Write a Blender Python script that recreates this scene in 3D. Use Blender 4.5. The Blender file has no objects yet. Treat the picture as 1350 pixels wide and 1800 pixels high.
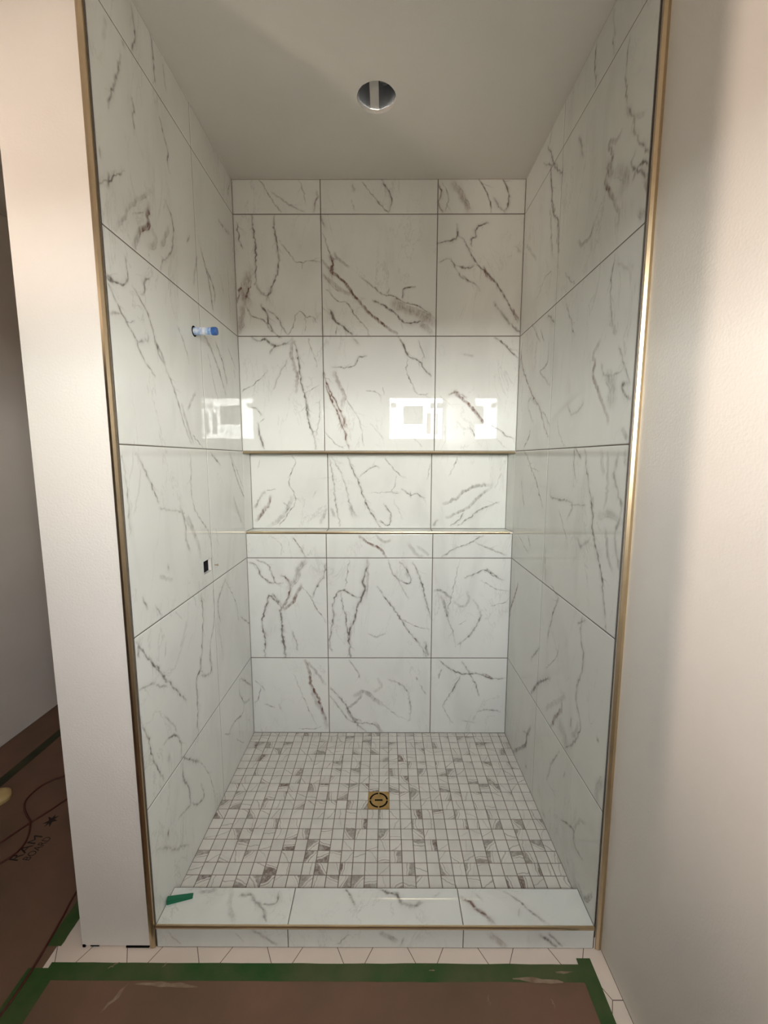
import bpy, bmesh, math, random
import numpy as np
from mathutils import Vector, Matrix

# ------------------------------------------------------------------ camera, world, lights, exposure
SC = bpy.context.scene
COL = SC.collection
SC.view_settings.view_transform = 'Standard'
SC.view_settings.look = 'None'
SC.view_settings.gamma = 1.0
SC.view_settings.use_curve_mapping = False
SC.view_settings.exposure = 2.5
SC.cycles.use_denoising = True
SC.cycles.max_bounces = 12
SC.cycles.diffuse_bounces = 7
SC.cycles.glossy_bounces = 5
SC.cycles.sample_clamp_indirect = 8.0
SC.cycles.use_light_tree = True

cam = bpy.data.cameras.new('camera')
cam.sensor_fit = 'HORIZONTAL'; cam.sensor_width = 36.0
cam.lens = 740.87 / 1350 * 36.0
cam.clip_start = 0.02
co = bpy.data.objects.new('camera', cam); COL.objects.link(co); SC.camera = co
PITCH, YAW, ROLL = 0.12511, -0.00305, 0.00027
F = Vector((math.sin(YAW)*math.cos(PITCH), math.cos(YAW)*math.cos(PITCH), -math.sin(PITCH)))
R = Vector((math.cos(YAW), -math.sin(YAW), 0)); U = R.cross(F)
R2 = math.cos(ROLL)*R + math.sin(ROLL)*U; U2 = -math.sin(ROLL)*R + math.cos(ROLL)*U
m = Matrix((R2, U2, -F)).transposed().to_4x4(); m.translation = (0.03331, -2.38146, 1.65611)
co.matrix_world = m

SKY, GROUND, FILL_LAMP, FILL_LAMP2 = 20.5, 1.5, 74.0, 17.0  # last two: strengths of the unseen warm lamps added as fill
w = bpy.data.worlds.new('outdoors'); SC.world = w; w.use_nodes = True
nt = w.node_tree; nt.nodes.clear()
tc = nt.nodes.new('ShaderNodeTexCoord'); sx = nt.nodes.new('ShaderNodeSeparateXYZ')
nt.links.new(tc.outputs['Generated'], sx.inputs[0])
mr = nt.nodes.new('ShaderNodeMapRange'); mr.inputs['From Min'].default_value = -1; mr.inputs['From Max'].default_value = 1
nt.links.new(sx.outputs['Z'], mr.inputs['Value'])
cr = nt.nodes.new('ShaderNodeValToRGB'); nt.links.new(mr.outputs[0], cr.inputs[0])
def k3(c, s): return (c[0]*s, c[1]*s, c[2]*s, 1)
E = cr.color_ramp.elements
E[0].position = 0.0; E[0].color = k3((1.0, .84, .71), GROUND/SKY)
E[1].position = 1.0; E[1].color = k3((.80, .90, 1.0), .5)
for p, c, s in ((.40, (1.0, .84, .71), GROUND/SKY), (.495, (1.0, .87, .76), GROUND/SKY), (.51, (.97, 1.0, .98), 1.1), (.56, (1.0, 1.0, .95), 1.25), (.70, (.92, .96, 1.0), .88)):
    e = cr.color_ramp.elements.new(p); e.color = k3(c, s)
bg = nt.nodes.new('ShaderNodeBackground'); bg.inputs[1].default_value = SKY
nt.links.new(cr.outputs[0], bg.inputs[0])
wo = nt.nodes.new('ShaderNodeOutputWorld'); nt.links.new(bg.outputs[0], wo.inputs[0])

# measured place, metres; x right, y into the shower, z up; 0,0,0 = middle of the shower's back wall at pan level
XL, XR, YF, ZF, ZC = -0.767, 0.7623, -1.1065, -0.045, 3.098
YREAR, XD = -2.95, 0.787
XH = -2.25                       # far wall of the hall on the left
WX0, WX1, WZ0, WZ1 = 0.07, 0.765, 1.89, 2.43      # high window behind the camera

# daylight entering by the high window: the portal marks the window opening for the world's light
pl = bpy.data.lights.new('window_portal', 'AREA'); pl.shape = 'RECTANGLE'
pl.size = WX1-WX0; pl.size_y = WZ1-WZ0; pl.cycles.is_portal = True
po = bpy.data.objects.new('window_portal', pl); COL.objects.link(po)
po.location = ((WX0+WX1)/2, YREAR-0.13, (WZ0+WZ1)/2); po.rotation_euler = (math.pi/2, 0, 0)   # faces +Y
# stone veining of each tiled face: width mm, strength %, brown flag, then points in millimetres on that face
VEINS = {
'back': '''
4 50 0 -623,3093 -579,3035 -552,2986 -512,2935
5 40 0 -562,3035 -499,2992 -418,2949 -390,2938
3 45 0 -417,3093 -393,3029 -381,2965
7 50 1 -323,3034 -336,2975 -343,2938
4 70 0 -91,3082 -45,3029 13,2964 51,2934
6 70 0 14,3092 60,3018 64,2986 48,2934
10 30 0 -137,3071 -132,3034
3 30 0 -144,2997 -127,2943
6 60 1 309,3071 327,3028 310,2974 334,2937
4 50 0 326,3081 356,3017 346,2942
30 50 1 384,3071 432,3017 468,2942
4 90 0 516,3097 547,3049 577,2995 585,2936
6 80 0 644,3091 673,3027 671,2974 655,2933
8 50 0 595,3006 625,2958 655,2936
5 60 0 -748,2889 -739,2824 -721,2758
6 75 0 -667,2922 -667,2878 -655,2813 -651,2736 -656,2636 -666,2580
6 75 0 -546,2922 -555,2878 -538,2780 -534,2702 -552,2613 -584,2546 -603,2500
45 50 1 -687,2658 -708,2591 -722,2523 -700,2478
8 70 1 -738,2568 -760,2489
6 90 1 -683,2602 -704,2535 -711,2501
10 50 0 -654,2580 -632,2540 -597,2523 -571,2568
30 45 1 -730,2478 -746,2386 -767,2323
5 60 0 -724,2489 -684,2421 -625,2398 -579,2340 -531,2311
7 80 0 -634,2478 -606,2432 -601,2386 -573,2340
5 70 0 -599,2455 -541,2398 -518,2352 -495,2323
4 60 0 -495,2323 -463,2375 -443,2432 -419,2443 -390,2415 -365,2420 -336,2386
3 40 0 -396,2415 -403,2340
4 55 0 -528,2802 -448,2702 -413,2691 -365,2700 -312,2689
3 40 0 -407,2691 -408,2658
4 60 0 -298,2834 -275,2779 -258,2730 -235,2702
10 90 1 -261,2730 -247,2680 -257,2646 -236,2624
12 45 0 -241,2741 -211,2702 -159,2663
12 85 1 -306,2702 -248,2641 -177,2579 -106,2489 -35,2420 37,2363 98,2328
18 40 1 -296,2624 -213,2557 -142,2523 -95,2477
4 50 0 -296,2635 -249,2568 -214,2545
4 60 0 -285,2557 -226,2500 -178,2489 -119,2409 -71,2357 -53,2322
8 85 0 -269,2455 -245,2403 -204,2369 -144,2323
3 30 0 -311,2466 -251,2420
3 50 0 -228,2363 -235,2323
5 60 0 -94,2613 -34,2568 25,2528 79,2523 133,2489 217,2466 296,2409
7 75 0 -35,2500 25,2472 85,2432 134,2386 194,2386 242,2397
45 50 1 73,2489 145,2454 217,2432 290,2386
5 70 0 192,2568 133,2556 127,2506
8 50 0 55,2562 37,2528
25 40 0 218,2386 266,2351 291,2322
10 35 0 -308,2927 -286,2867
6 80 0 308,2784 360,2795 407,2812 406,2877
6 65 0 413,2822 443,2801 485,2735 522,2679 559,2646 601,2612 645,2556 695,2477 747,2385
14 75 1 552,2668 577,2623 608,2601
6 80 0 575,2882 529,2877 506,2844 507,2811 484,2806 490,2768
5 55 0 315,2688 368,2707 398,2685 429,2623 471,2601 513,2579 538,2545
8 50 0 392,2679 452,2662 499,2668 510,2685
12 50 0 441,2623 477,2590
10 50 0 617,2488 661,2431 711,2374 761,2334
12 60 1 714,2454 747,2397
10 30 0 720,2767 750,2740
8 65 0 -689,2311 -653,2288 -616,2300 -569,2265 -508,2282 -471,2300
8 40 0 -563,2271 -595,2224
16 50 1 -471,2305 -479,2224 -463,2153 -452,2082 -460,2017
6 75 0 -459,2294 -438,2165 -428,2070 -411,1999 -401,1915 -384,1842 -367,1781 -356,1713
14 45 0 -400,1963 -389,1878
5 40 0 -498,2200 -537,2130 -583,2035
4 55 0 -610,2136 -673,2076 -755,2023
4 35 0 -386,2305 -358,2224 -341,2153
3 40 0 -330,2059 -380,2029 -411,2011
3 35 0 -325,1987 -333,1890 -354,1768
5 60 0 -715,1939 -679,1933 -655,1896
7 70 0 -675,1854 -665,1793 -643,1713
3 40 0 -637,1878 -669,1854
5 60 0 -255,2153 -219,2153 -170,2153 -127,2165 -115,2200 -66,2212
6 80 0 104,2311 134,2259 159,2212 220,2183 245,2147 282,2106
4 60 0 153,2200 147,2141 166,2094 197,2035
4 50 0 213,2293 225,2247 250,2200
6 85 1 -304,2130 -281,2047 -234,1951 -197,1878 -192,1830
7 70 1 -293,2070 -276,1999 -234,1915 -198,1817 -186,1756 -168,1709
20 45 1 -249,2130 -220,2059 -196,1999 -203,1939
18 60 1 -197,1890 -188,1830
4 50 0 -304,1805 -249,1744 -199,1713
4 40 0 -184,1987 -123,1890 -99,1817 -87,1731
4 40 0 -73,2029 -24,2023 13,1999
4 50 0 19,2047 25,2005
8 35 0 -144,2311 -108,2270
4 40 0 175,1793 237,1725
4 40 0 185,2047 210,2011 271,2011
3 25 0 -49,1854 25,1768
6 70 0 623,2311 679,2270 723,2229 754,2202
14 85 1 418,2011 468,1975 519,1927 557,1878 589,1842
10 50 1 382,2005 431,2017 480,1987
5 60 0 608,1842 670,1817 709,1781 753,1768
3 30 0 333,1999 408,1939
6 50 0 503,1830 535,1775
8 20 0 450,2223 511,2212
3 25 0 621,1805 699,1719
3 30 0 -628,1221 -566,1169 -568,1104
5 55 0 -494,1208 -463,1156 -426,1093
12 75 1 -115,1219 -64,1176 0,1144 38,1094
12 40 0 -19,1222 26,1183 64,1196
18 35 0 167,1170 206,1117 245,1094
14 30 0 218,1157 283,1104
5 55 0 595,1222 513,1177 437,1144 361,1098
6 40 0 545,1183 630,1144 734,1105
7 60 0 -763,1064 -712,1044 -688,984 -638,944 -599,938
6 50 0 -717,1080 -653,1051 -617,984 -599,938 -559,944
30 50 0 -426,1077 -466,1024 -494,958 -535,904
10 60 1 -571,984 -539,971 -522,904 -543,837 -571,782
16 65 1 -456,931 -483,877 -511,823 -558,782
10 75 0 -577,796 -579,714 -572,618 -562,485
7 75 0 -564,782 -640,864 -661,823 -684,741 -692,686 -682,604 -680,485
10 50 0 -627,877 -577,809
4 50 0 -462,924 -405,864 -368,783 -316,701
6 50 0 -515,645 -491,576 -485,527
7 50 0 -311,1051 -325,985 -345,945 -378,891 -392,850
7 60 0 -280,521 -299,563 -277,701 -269,810 -248,878 -209,898 -157,864 -105,851
9 75 0 -71,1078 -78,1025 -91,958 -85,905 -105,851 -131,797 -145,715 -179,646 -180,563 -174,486
5 70 0 -222,878 -210,783 -198,701 -186,618 -173,563
16 50 0 -159,701 -179,618
4 45 0 -174,1078 -188,985 -202,918
14 35 0 -65,1065 -79,851
5 50 0 51,1078 77,998 116,958 175,938 181,972 155,1025 116,1065
14 35 0 155,1038 162,972
6 60 0 193,1065 233,972 267,865 294,756 308,715
6 65 0 -13,918 39,837 104,756 171,646 238,564 278,487
4 35 0 84,998 130,918 169,838
3 50 0 131,722 223,674 296,660
5 40 0 -67,632 -14,612 32,639
10 50 0 270,577 285,494
12 50 0 319,892 364,892 417,851
14 50 0 358,865 386,784 400,729
4 40 0 464,1078 441,972 417,838 393,756 434,647 450,550
5 60 0 492,972 556,999 608,1019 660,986 720,959
8 55 0 620,1026 687,972
4 35 0 584,959 676,906 754,892
12 30 0 507,892 522,838 484,797 431,831
8 40 0 548,838 589,770 584,702 527,619 463,564
3 50 0 653,804 744,825
3 40 0 466,688 512,716
14 75 1 -447,467 -422,394 -410,309 -378,237 -353,165 -327,78
14 40 0 -434,458 -375,380 -323,309
20 40 0 -410,309 -392,223 -340,107 -321,27
3 50 0 -745,337 -687,273
3 50 0 -713,301 -729,222 -757,193
5 35 0 -697,186 -637,165
5 40 0 -609,187 -596,150
3 50 0 -491,27 -382,27 -355,42
4 30 0 -516,380 -472,266 -434,165 -382,49
5 55 0 -181,468 -141,409 -121,352
7 60 0 -296,295 -217,195 -151,79 -83,6
6 50 0 -297,238 -218,122 -164,71 -42,57 12,6
22 55 0 -149,238 -95,267 -55,238 12,181
12 60 0 -204,166 -177,108 -110,72
14 45 0 -109,252 -163,180 -204,151
16 30 0 -14,352 12,296 -41,267
7 40 0 53,345 133,310 174,253 188,152 175,80
4 30 0 12,188 93,123 161,87
6 50 0 220,360 227,339
3 40 0 240,310 275,253
20 50 1 -28,64 12,6
6 60 0 352,469 426,410 493,382 587,382 668,354 755,354
14 50 1 613,382 681,347
5 50 0 373,410 354,353
6 45 0 491,459 547,368 582,297 597,240
5 60 0 480,368 442,282 383,182
4 40 0 383,182 412,109 446,66
7 40 0 587,139 661,153 729,139
5 30 0 500,80 582,66
''',
'niche': '''
4 55 0 -512,1673 -493,1635 -528,1563 -530,1498 -505,1459 -499,1407 -541,1340 -596,1260
16 70 1 -643,1439 -664,1380 -699,1340 -733,1294
3 50 0 -668,1472 -615,1479
10 35 0 -675,1466 -750,1367
6 40 0 -572,1400 -540,1367 -567,1327
22 35 0 -512,1433 -581,1314 -662,1260
16 35 0 -316,1367 -351,1274
3 30 0 -700,1654 -715,1602
3 30 0 -373,1472 -394,1433
6 75 0 -188,1673 -163,1602 -131,1538 -99,1446 -67,1367 -27,1301 -1,1254
5 40 0 -279,1667 -235,1589 -197,1485 -172,1394 -139,1314
5 45 0 -298,1667 -268,1512 -263,1420 -239,1261
22 40 0 -178,1394 -153,1314
14 40 0 -290,1367 -265,1314
5 45 0 -118,1551 -79,1589 -27,1615 -1,1602
4 50 0 32,1660 90,1590 142,1544
4 50 0 97,1564 90,1512 71,1466 117,1453
5 55 0 130,1479 182,1446 221,1453 267,1427
6 50 0 182,1466 185,1427
5 65 0 25,1394 65,1328 52,1261 -1,1294
3 35 0 -53,1459 25,1459 78,1466
3 30 0 84,1420 137,1301
3 30 0 297,1628 279,1538
4 40 0 452,1667 421,1590 402,1551
16 55 0 657,1505 573,1499 495,1466 457,1427 379,1394
14 45 0 658,1492 588,1440 537,1381 459,1341 394,1314
6 50 0 706,1405 616,1368 539,1315 461,1261
6 50 0 498,1341 473,1301 421,1261
10 40 0 342,1294 316,1261
3 25 0 713,1577 677,1486
''',
'left': '''
6 50 0 -872,3069 -865,3038 -859,2991 -884,2932
6 50 0 -766,3100 -750,3040 -749,2954
5 35 0 -678,3064 -668,2987
12 50 0 -934,2912 -920,2911
7 50 0 -944,2870 -977,2793 -1007,2724 -1032,2660
12 20 0 -1014,2908 -1035,2837
6 35 0 -897,2788 -898,2733 -902,2681
5 55 0 -730,2854 -698,2803 -683,2763 -693,2731 -676,2710
6 50 0 -1086,2525 -1085,2496
5 55 0 -1103,2417 -1048,2465 -999,2505 -972,2532
10 50 0 -1052,2471 -1065,2433
12 35 0 -814,2571 -848,2534 -926,2473 -1007,2369 -1048,2327
18 85 1 -840,2509 -857,2464 -842,2442 -909,2397 -923,2373
4 35 0 -859,2486 -942,2425
20 40 0 -915,2388 -955,2318
20 35 0 -831,2436 -810,2409 -863,2366
6 50 0 -731,2588 -681,2551 -675,2488 -705,2421 -766,2361 -790,2325
16 35 0 -708,2504 -773,2408
6 35 0 -533,2564 -564,2520
12 35 0 -470,2512 -522,2378
7 65 0 -426,2563 -378,2482 -345,2414 -322,2339
8 45 0 -395,2507 -299,2440 -306,2378
4 40 0 -218,2539 -179,2467
10 30 0 -210,2790 -47,2802
3 30 0 -108,2629 -102,2356
6 40 0 -28,3065 -64,2982
6 60 0 -1109,2178 -1076,2170 -1007,2194 -996,2227 -1003,2276
10 60 0 -1103,2180 -1064,2175
7 50 0 -864,2266 -904,2245 -901,2211 -926,2190
5 55 0 -1095,2159 -1038,2095 -1010,2066 -973,2038 -943,1991 -873,1939
5 50 0 -973,2199 -895,2141 -857,2070 -830,2017 -796,1990
13 65 0 -858,2061 -820,2028 -798,1998
5 50 0 -799,1989 -735,1909 -687,1810 -621,1718
3 50 0 -1022,2074 -973,2093
8 35 0 -974,2030 -906,2053 -903,2074
8 30 0 -1100,2074 -1044,2092
5 35 0 -684,2164 -629,2103 -604,2040
14 45 0 -690,1868 -646,1793 -609,1724
12 35 0 -559,1936 -638,1854
4 50 0 -605,1755 -514,1706
14 50 0 -464,2208 -350,2140 -270,2052 -214,1977
7 50 0 -313,2206 -230,2120 -191,2030
4 40 0 -408,2126 -365,2023 -316,1938
5 35 0 -151,2212 -51,2133
6 55 0 -1006,1664 -962,1601 -930,1548 -903,1501
6 35 0 -1091,1668 -1077,1575 -1083,1480 -1077,1423
6 30 0 -905,1483 -791,1460 -711,1440
12 50 0 -749,1475 -716,1400 -715,1328 -687,1280
22 35 0 -714,1420 -634,1334 -597,1238
14 40 0 -691,1428 -653,1369
5 40 0 -639,1672 -645,1527 -621,1440 -507,1334 -476,1245
7 40 0 -435,1685 -323,1626
7 55 0 -198,1689 -121,1569 -14,1451 87,1368
16 35 0 -172,1465 -107,1363 -35,1281
4 40 0 -182,1676 70,1414
3 30 0 -421,1331 -387,1239
10 30 0 -871,1269 -864,1248
12 30 0 -927,1242 -842,1203
6 45 0 -1041,1206 -1011,1151
4 30 0 -971,1155 -928,1093
3 20 0 -838,1078 -784,1027
10 40 0 -328,1059 -435,978 -417,869
4 50 0 -330,1046 -204,897 -180,775
6 60 0 -609,1078 -608,946 -637,819 -657,760 -635,725
5 45 0 -484,1062 -490,899 -544,811 -538,674
5 60 0 -1093,1072 -1038,994 -969,903 -924,840
8 50 0 -1087,1069 -1080,1014
3 30 0 -915,991 -930,940
3 30 0 -817,927 -761,954
6 50 0 -138,787 26,677
4 30 0 -447,881 -406,696
7 55 0 -1029,990 -981,922 -919,843 -840,744 -791,690
6 45 0 -1099,912 -1049,897 -1000,883
5 30 0 -1001,875 -926,824
9 60 0 -653,805 -652,757 -700,722 -702,643 -705,563 -715,481
10 40 0 -564,775 -549,696 -583,686 -656,725
5 55 0 -1098,814 -1070,726 -1046,630 -993,502
5 35 0 -959,734 -908,665 -880,615
6 50 0 -977,630 -935,629 -887,602 -853,546 -865,498
22 40 0 -953,571 -946,536
9 50 0 -865,498 -791,429 -715,363
8 50 0 -850,468 -858,404 -818,318 -807,247
7 45 0 -813,253 -764,202 -694,175 -714,257
6 45 0 -808,241 -887,268 -911,271
4 40 0 -715,363 -638,245 -588,106 -579,43
4 35 0 -878,246 -896,146
8 35 0 -1068,297 -1023,262 -936,167 -897,140 -846,89
8 45 0 -986,299 -990,272
6 50 0 -200,454 -209,381 -148,282 -179,238 -271,263 -358,271 -382,246
8 40 0 -177,449 -11,311
14 30 0 -47,248 -148,282
4 40 0 -436,293 -361,240
4 40 0 -283,160 -176,56
3 30 0 -238,242 -240,137
''',
'right': '''
5 60 0 -731,3082 -730,3018 -743,2938
5 60 0 -851,2999 -857,2957
8 20 0 -841,3083 -866,2927
5 35 0 -957,2911 -946,2845 -962,2714
6 45 0 -957,2713 -1004,2653 -1020,2601 -1065,2536 -1105,2490
12 25 0 -1004,2653 -1063,2620
16 35 0 -963,2709 -982,2674
14 55 1 -943,2663 -912,2652 -869,2679 -893,2629 -885,2595 -853,2569 -896,2516 -936,2465
30 50 1 -871,2615 -902,2557
40 40 0 -924,2560 -995,2495 -955,2487
7 60 0 -1027,2546 -1011,2527 -1034,2491 -1027,2473
8 55 0 -1109,2464 -1071,2488 -1044,2485 -1104,2434
12 40 0 -854,2563 -912,2478 -964,2417 -957,2381
16 40 1 -1086,2440 -1105,2394
22 45 0 -1069,2365 -1090,2339
8 35 0 -621,2866 -681,2755
12 40 0 -787,2484 -783,2458 -751,2436 -706,2445 -671,2474
8 60 0 -298,3049 -365,2952 -424,2885
6 50 0 -246,3013 -403,2898 -491,2814
8 35 0 -338,3084 -321,3042
8 80 0 -346,2934 -370,2828 -392,2739 -465,2640 -454,2571
16 70 0 -377,2770 -416,2711
14 50 0 -465,2640 -482,2513
10 40 0 -358,2758 -418,2534
5 50 0 -487,2845 -478,2764
14 30 0 -41,2758 -211,2609
4 40 0 -415,2473 -337,2481 -283,2444 -236,2419
5 35 0 -561,2405 -658,2324
5 50 0 -951,2301 -948,2280 -933,2217 -951,2124 -962,2079
16 30 0 -948,2101 -989,2049
10 20 0 -960,2274 -1040,2218
6 45 0 -586,2279 -640,2204 -683,2128
10 40 0 -394,2298 -476,2240
5 50 0 -182,2321 -313,2205
5 40 0 -306,2258 -362,2192
8 60 1 -46,2265 -34,2211 -84,2110 -235,1974 -336,1897 -402,1820 -463,1756
14 50 0 -34,2211 -6,2136
5 50 0 -336,1897 -426,1848 -471,1795
12 35 0 -305,1911 -206,1956 -178,1916 -269,1831
4 40 0 -266,2218 -245,2140
6 40 0 -423,2176 -409,2084 -329,2061 -461,1978
6 60 0 -225,1802 -198,1759 -134,1716
14 50 1 -887,2053 -845,2019 -858,1979 -846,1952 -882,1908 -919,1858 -955,1803 -972,1773
45 40 0 -938,1934 -985,1890 -978,1836
8 40 0 -904,1977 -923,1937 -980,1926 -1031,1926
5 40 0 -1009,2007 -1056,1924 -1086,1873
10 50 0 -1073,1882 -1037,1878 -1091,1834
10 30 0 -656,1877 -692,1830 -774,1846 -780,1869
14 35 0 -1054,1746 -1094,1717
4 35 0 -564,1825 -584,1759 -645,1711
6 55 0 -738,1700 -737,1632 -762,1582
8 50 0 -747,1700 -798,1658
7 60 0 -821,1690 -847,1618 -882,1540 -907,1464 -924,1396 -974,1306 -1015,1217 -1045,1091
14 40 0 -900,1526 -905,1480
18 30 0 -941,1680 -965,1606
12 35 0 -984,1679 -996,1535 -980,1489
10 40 0 -1050,1678 -1034,1609 -1068,1541 -1087,1488 -1063,1428 -1078,1360 -1103,1310
24 35 0 -954,1463 -1023,1479 -1102,1462
14 40 0 -1003,1425 -1027,1341 -1060,1298
12 40 0 -1086,1684 -1092,1637
5 50 0 -135,1705 -248,1625 -353,1532 -438,1434
4 30 0 -215,1625 -374,1596
10 25 0 -118,1553 -174,1404
7 40 0 -519,1522 -548,1486 -705,1491 -746,1478 -705,1411
4 45 0 -624,1446 -715,1332
5 30 0 -727,1476 -855,1490
10 35 0 -800,1357 -831,1329 -902,1376
4 40 0 -100,1249 -272,1177
8 40 0 -261,1266 -300,1217
8 25 0 -486,1267 -521,1100
12 70 1 -134,984 -86,893 4,769
6 50 0 -29,848 -1,730
6 50 0 -670,1087 -613,979 -568,837
3 40 0 -572,1105 -671,1078
7 45 0 -881,1081 -872,1009 -906,947 -898,874 -873,781 -887,700
8 40 0 -850,1039 -907,1075
3 40 0 -696,885 -680,828 -570,712
8 40 0 -480,770 -372,655
10 60 0 -408,498 -474,583 -624,698
12 55 0 -478,580 -402,493
16 75 1 -748,666 -753,626 -691,548 -653,484
20 30 0 -730,698 -772,698 -683,614 -583,525
45 35 0 -707,546 -790,553 -798,491
7 45 0 -878,840 -872,747 -908,696 -914,645 -866,559 -804,495
10 40 0 -842,653 -835,608
20 35 0 -901,663 -864,580
12 40 0 -1038,704 -1043,697
16 75 0 -423,327 -371,246 -357,182 -255,82 -176,7
8 30 0 -307,225 -409,273
10 40 0 -371,74 -392,83
6 40 0 -748,448 -738,415 -675,314 -647,217
6 35 0 -816,400 -801,363
3 30 0 -655,217 -747,228
30 35 0 -1094,593 -1064,532 -1052,479
7 50 0 -798,170 -872,216 -920,232 -919,195 -951,179 -995,190
12 30 0 -919,237 -957,309 -997,341
18 30 0 -611,38 -645,41
22 25 0 -878,67 -893,52
16 50 0 -977,60 -1032,65 -1075,138
''',
'curbtop': '''
8 50 0 -510,-1007 -469,-999 -443,-1028 -410,-1052 -382,-1094
6 50 0 -415,-1036 -365,-1032 -364,-986
16 25 0 -549,-982 -531,-1044 -496,-1094
12 40 0 -663,-991 -604,-986
7 50 0 -116,-980 -106,-993 -77,-1039
10 50 0 2,-971 42,-989 76,-997 93,-1026 134,-1038 169,-1026
3 30 0 -66,-1066 -51,-1050
10 60 1 311,-1006 352,-1030 384,-1067 419,-1098
6 35 0 370,-991 394,-1020
5 50 0 480,-985 525,-1020 553,-1057 606,-1098
6 30 0 523,-1044 509,-1071
6 40 0 215,-1006 237,-991
''',
'curbface': '''
3 40 0 -727,20 -682,-31
4 40 0 -489,12 -462,-21
8 40 0 -432,26 -348,-30
4 50 0 -88,9 -137,-29
16 40 0 17,19 74,-18
18 40 1 394,18 454,-40
8 60 0 576,10 635,-39
6 50 0 604,19 655,-39
6 40 0 99,-3 84,-36
''',
}

# ------------------------------------------------------------------ helpers
def link(name, me, parent=None):
    o = bpy.data.objects.new(name, me); COL.objects.link(o)
    if parent: o.parent = parent
    return o
def tag(o, label=None, cat=None, group=None, kind=None):
    if label: o['label'] = label
    if cat: o['category'] = cat
    if group: o['group'] = group
    if kind: o['kind'] = kind
    return o
def empty(name, loc, label, cat, group=None):
    o = bpy.data.objects.new(name, None); COL.objects.link(o); o.location = loc; o.empty_display_size = .05
    bpy.context.view_layer.update()
    return tag(o, label, cat, group)
def mesh_obj(name, bm, mats, parent=None, smooth=False):
    me = bpy.data.meshes.new(name); bm.normal_update(); bm.to_mesh(me); bm.free()
    for mt in (mats if isinstance(mats, (list, tuple)) else [mats]): me.materials.append(mt)
    if smooth:
        for p in me.polygons: p.use_smooth = True
    o = link(name, me, parent)
    if parent: o.matrix_parent_inverse = parent.matrix_world.inverted()
    return o
def bx(bm, x0, x1, y0, y1, z0, z1, bev=0, mi=0):
    vs = [bm.verts.new((x, y, z)) for z in (z0, z1) for y in (y0, y1) for x in (x0, x1)]
    fs = [bm.faces.new([vs[i] for i in q]) for q in ((0,2,3,1),(4,5,7,6),(0,1,5,4),(2,6,7,3),(0,4,6,2),(1,3,7,5))]
    for f in fs: f.material_index = mi
    if bev: bmesh.ops.bevel(bm, geom=list({e for f in fs for e in f.edges}), offset=bev, segments=2, affect='EDGES')
def box(name, b, mat, parent=None, bev=0):
    bm = bmesh.new(); bx(bm, *b, bev); return mesh_obj(name, bm, mat, parent)
def prism(bm, pts, axis, a, b):
    """polygon pts (2D) extruded along axis from a to b"""
    def P(p, t):
        q = list(p); q.insert(axis, t); return q
    A = [bm.verts.new(P(p, a)) for p in pts]; B = [bm.verts.new(P(p, b)) for p in pts]
    n = len(pts); bm.faces.new(A); bm.faces.new(B[::-1])
    for i in range(n): bm.faces.new((A[i], B[i], B[(i+1) % n], A[(i+1) % n]))
    bmesh.ops.recalc_face_normals(bm, faces=bm.faces)
def tube(bm, pts, r, seg=10, sub=8, caps=True):
    P = [Vector(p) for p in pts]; C = []
    if len(P) > 2 and sub > 1:
        for i in range(len(P)-1):
            p0, p1, p2, p3 = P[max(i-1, 0)], P[i], P[i+1], P[min(i+2, len(P)-1)]
            for k in range(sub):
                t = k/sub
                C.append(.5*((2*p1)+(p2-p0)*t+(2*p0-5*p1+4*p2-p3)*t*t+(3*p1-p0-3*p2+p3)*t**3))
        C.append(P[-1])
    else: C = P
    rings = []
    for i, c in enumerate(C):
        d = (C[min(i+1, len(C)-1)]-C[max(i-1, 0)]).normalized()
        a = d.cross(Vector((0, 0, 1)) if abs(d.z) < .9 else Vector((1, 0, 0))).normalized(); b = d.cross(a)
        rr = r(i/(len(C)-1)) if callable(r) else r
        rings.append([bm.verts.new(c+rr*(math.cos(t)*a+math.sin(t)*b)) for t in (2*math.pi*k/seg for k in range(seg))])
    for q, s in zip(rings, rings[1:]):
        for k in range(seg): bm.faces.new((q[k], q[(k+1) % seg], s[(k+1) % seg], s[k]))
    if caps: bm.faces.new(rings[0][::-1]); bm.faces.new(rings[-1])
    bmesh.ops.recalc_face_normals(bm, faces=bm.faces)

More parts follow.
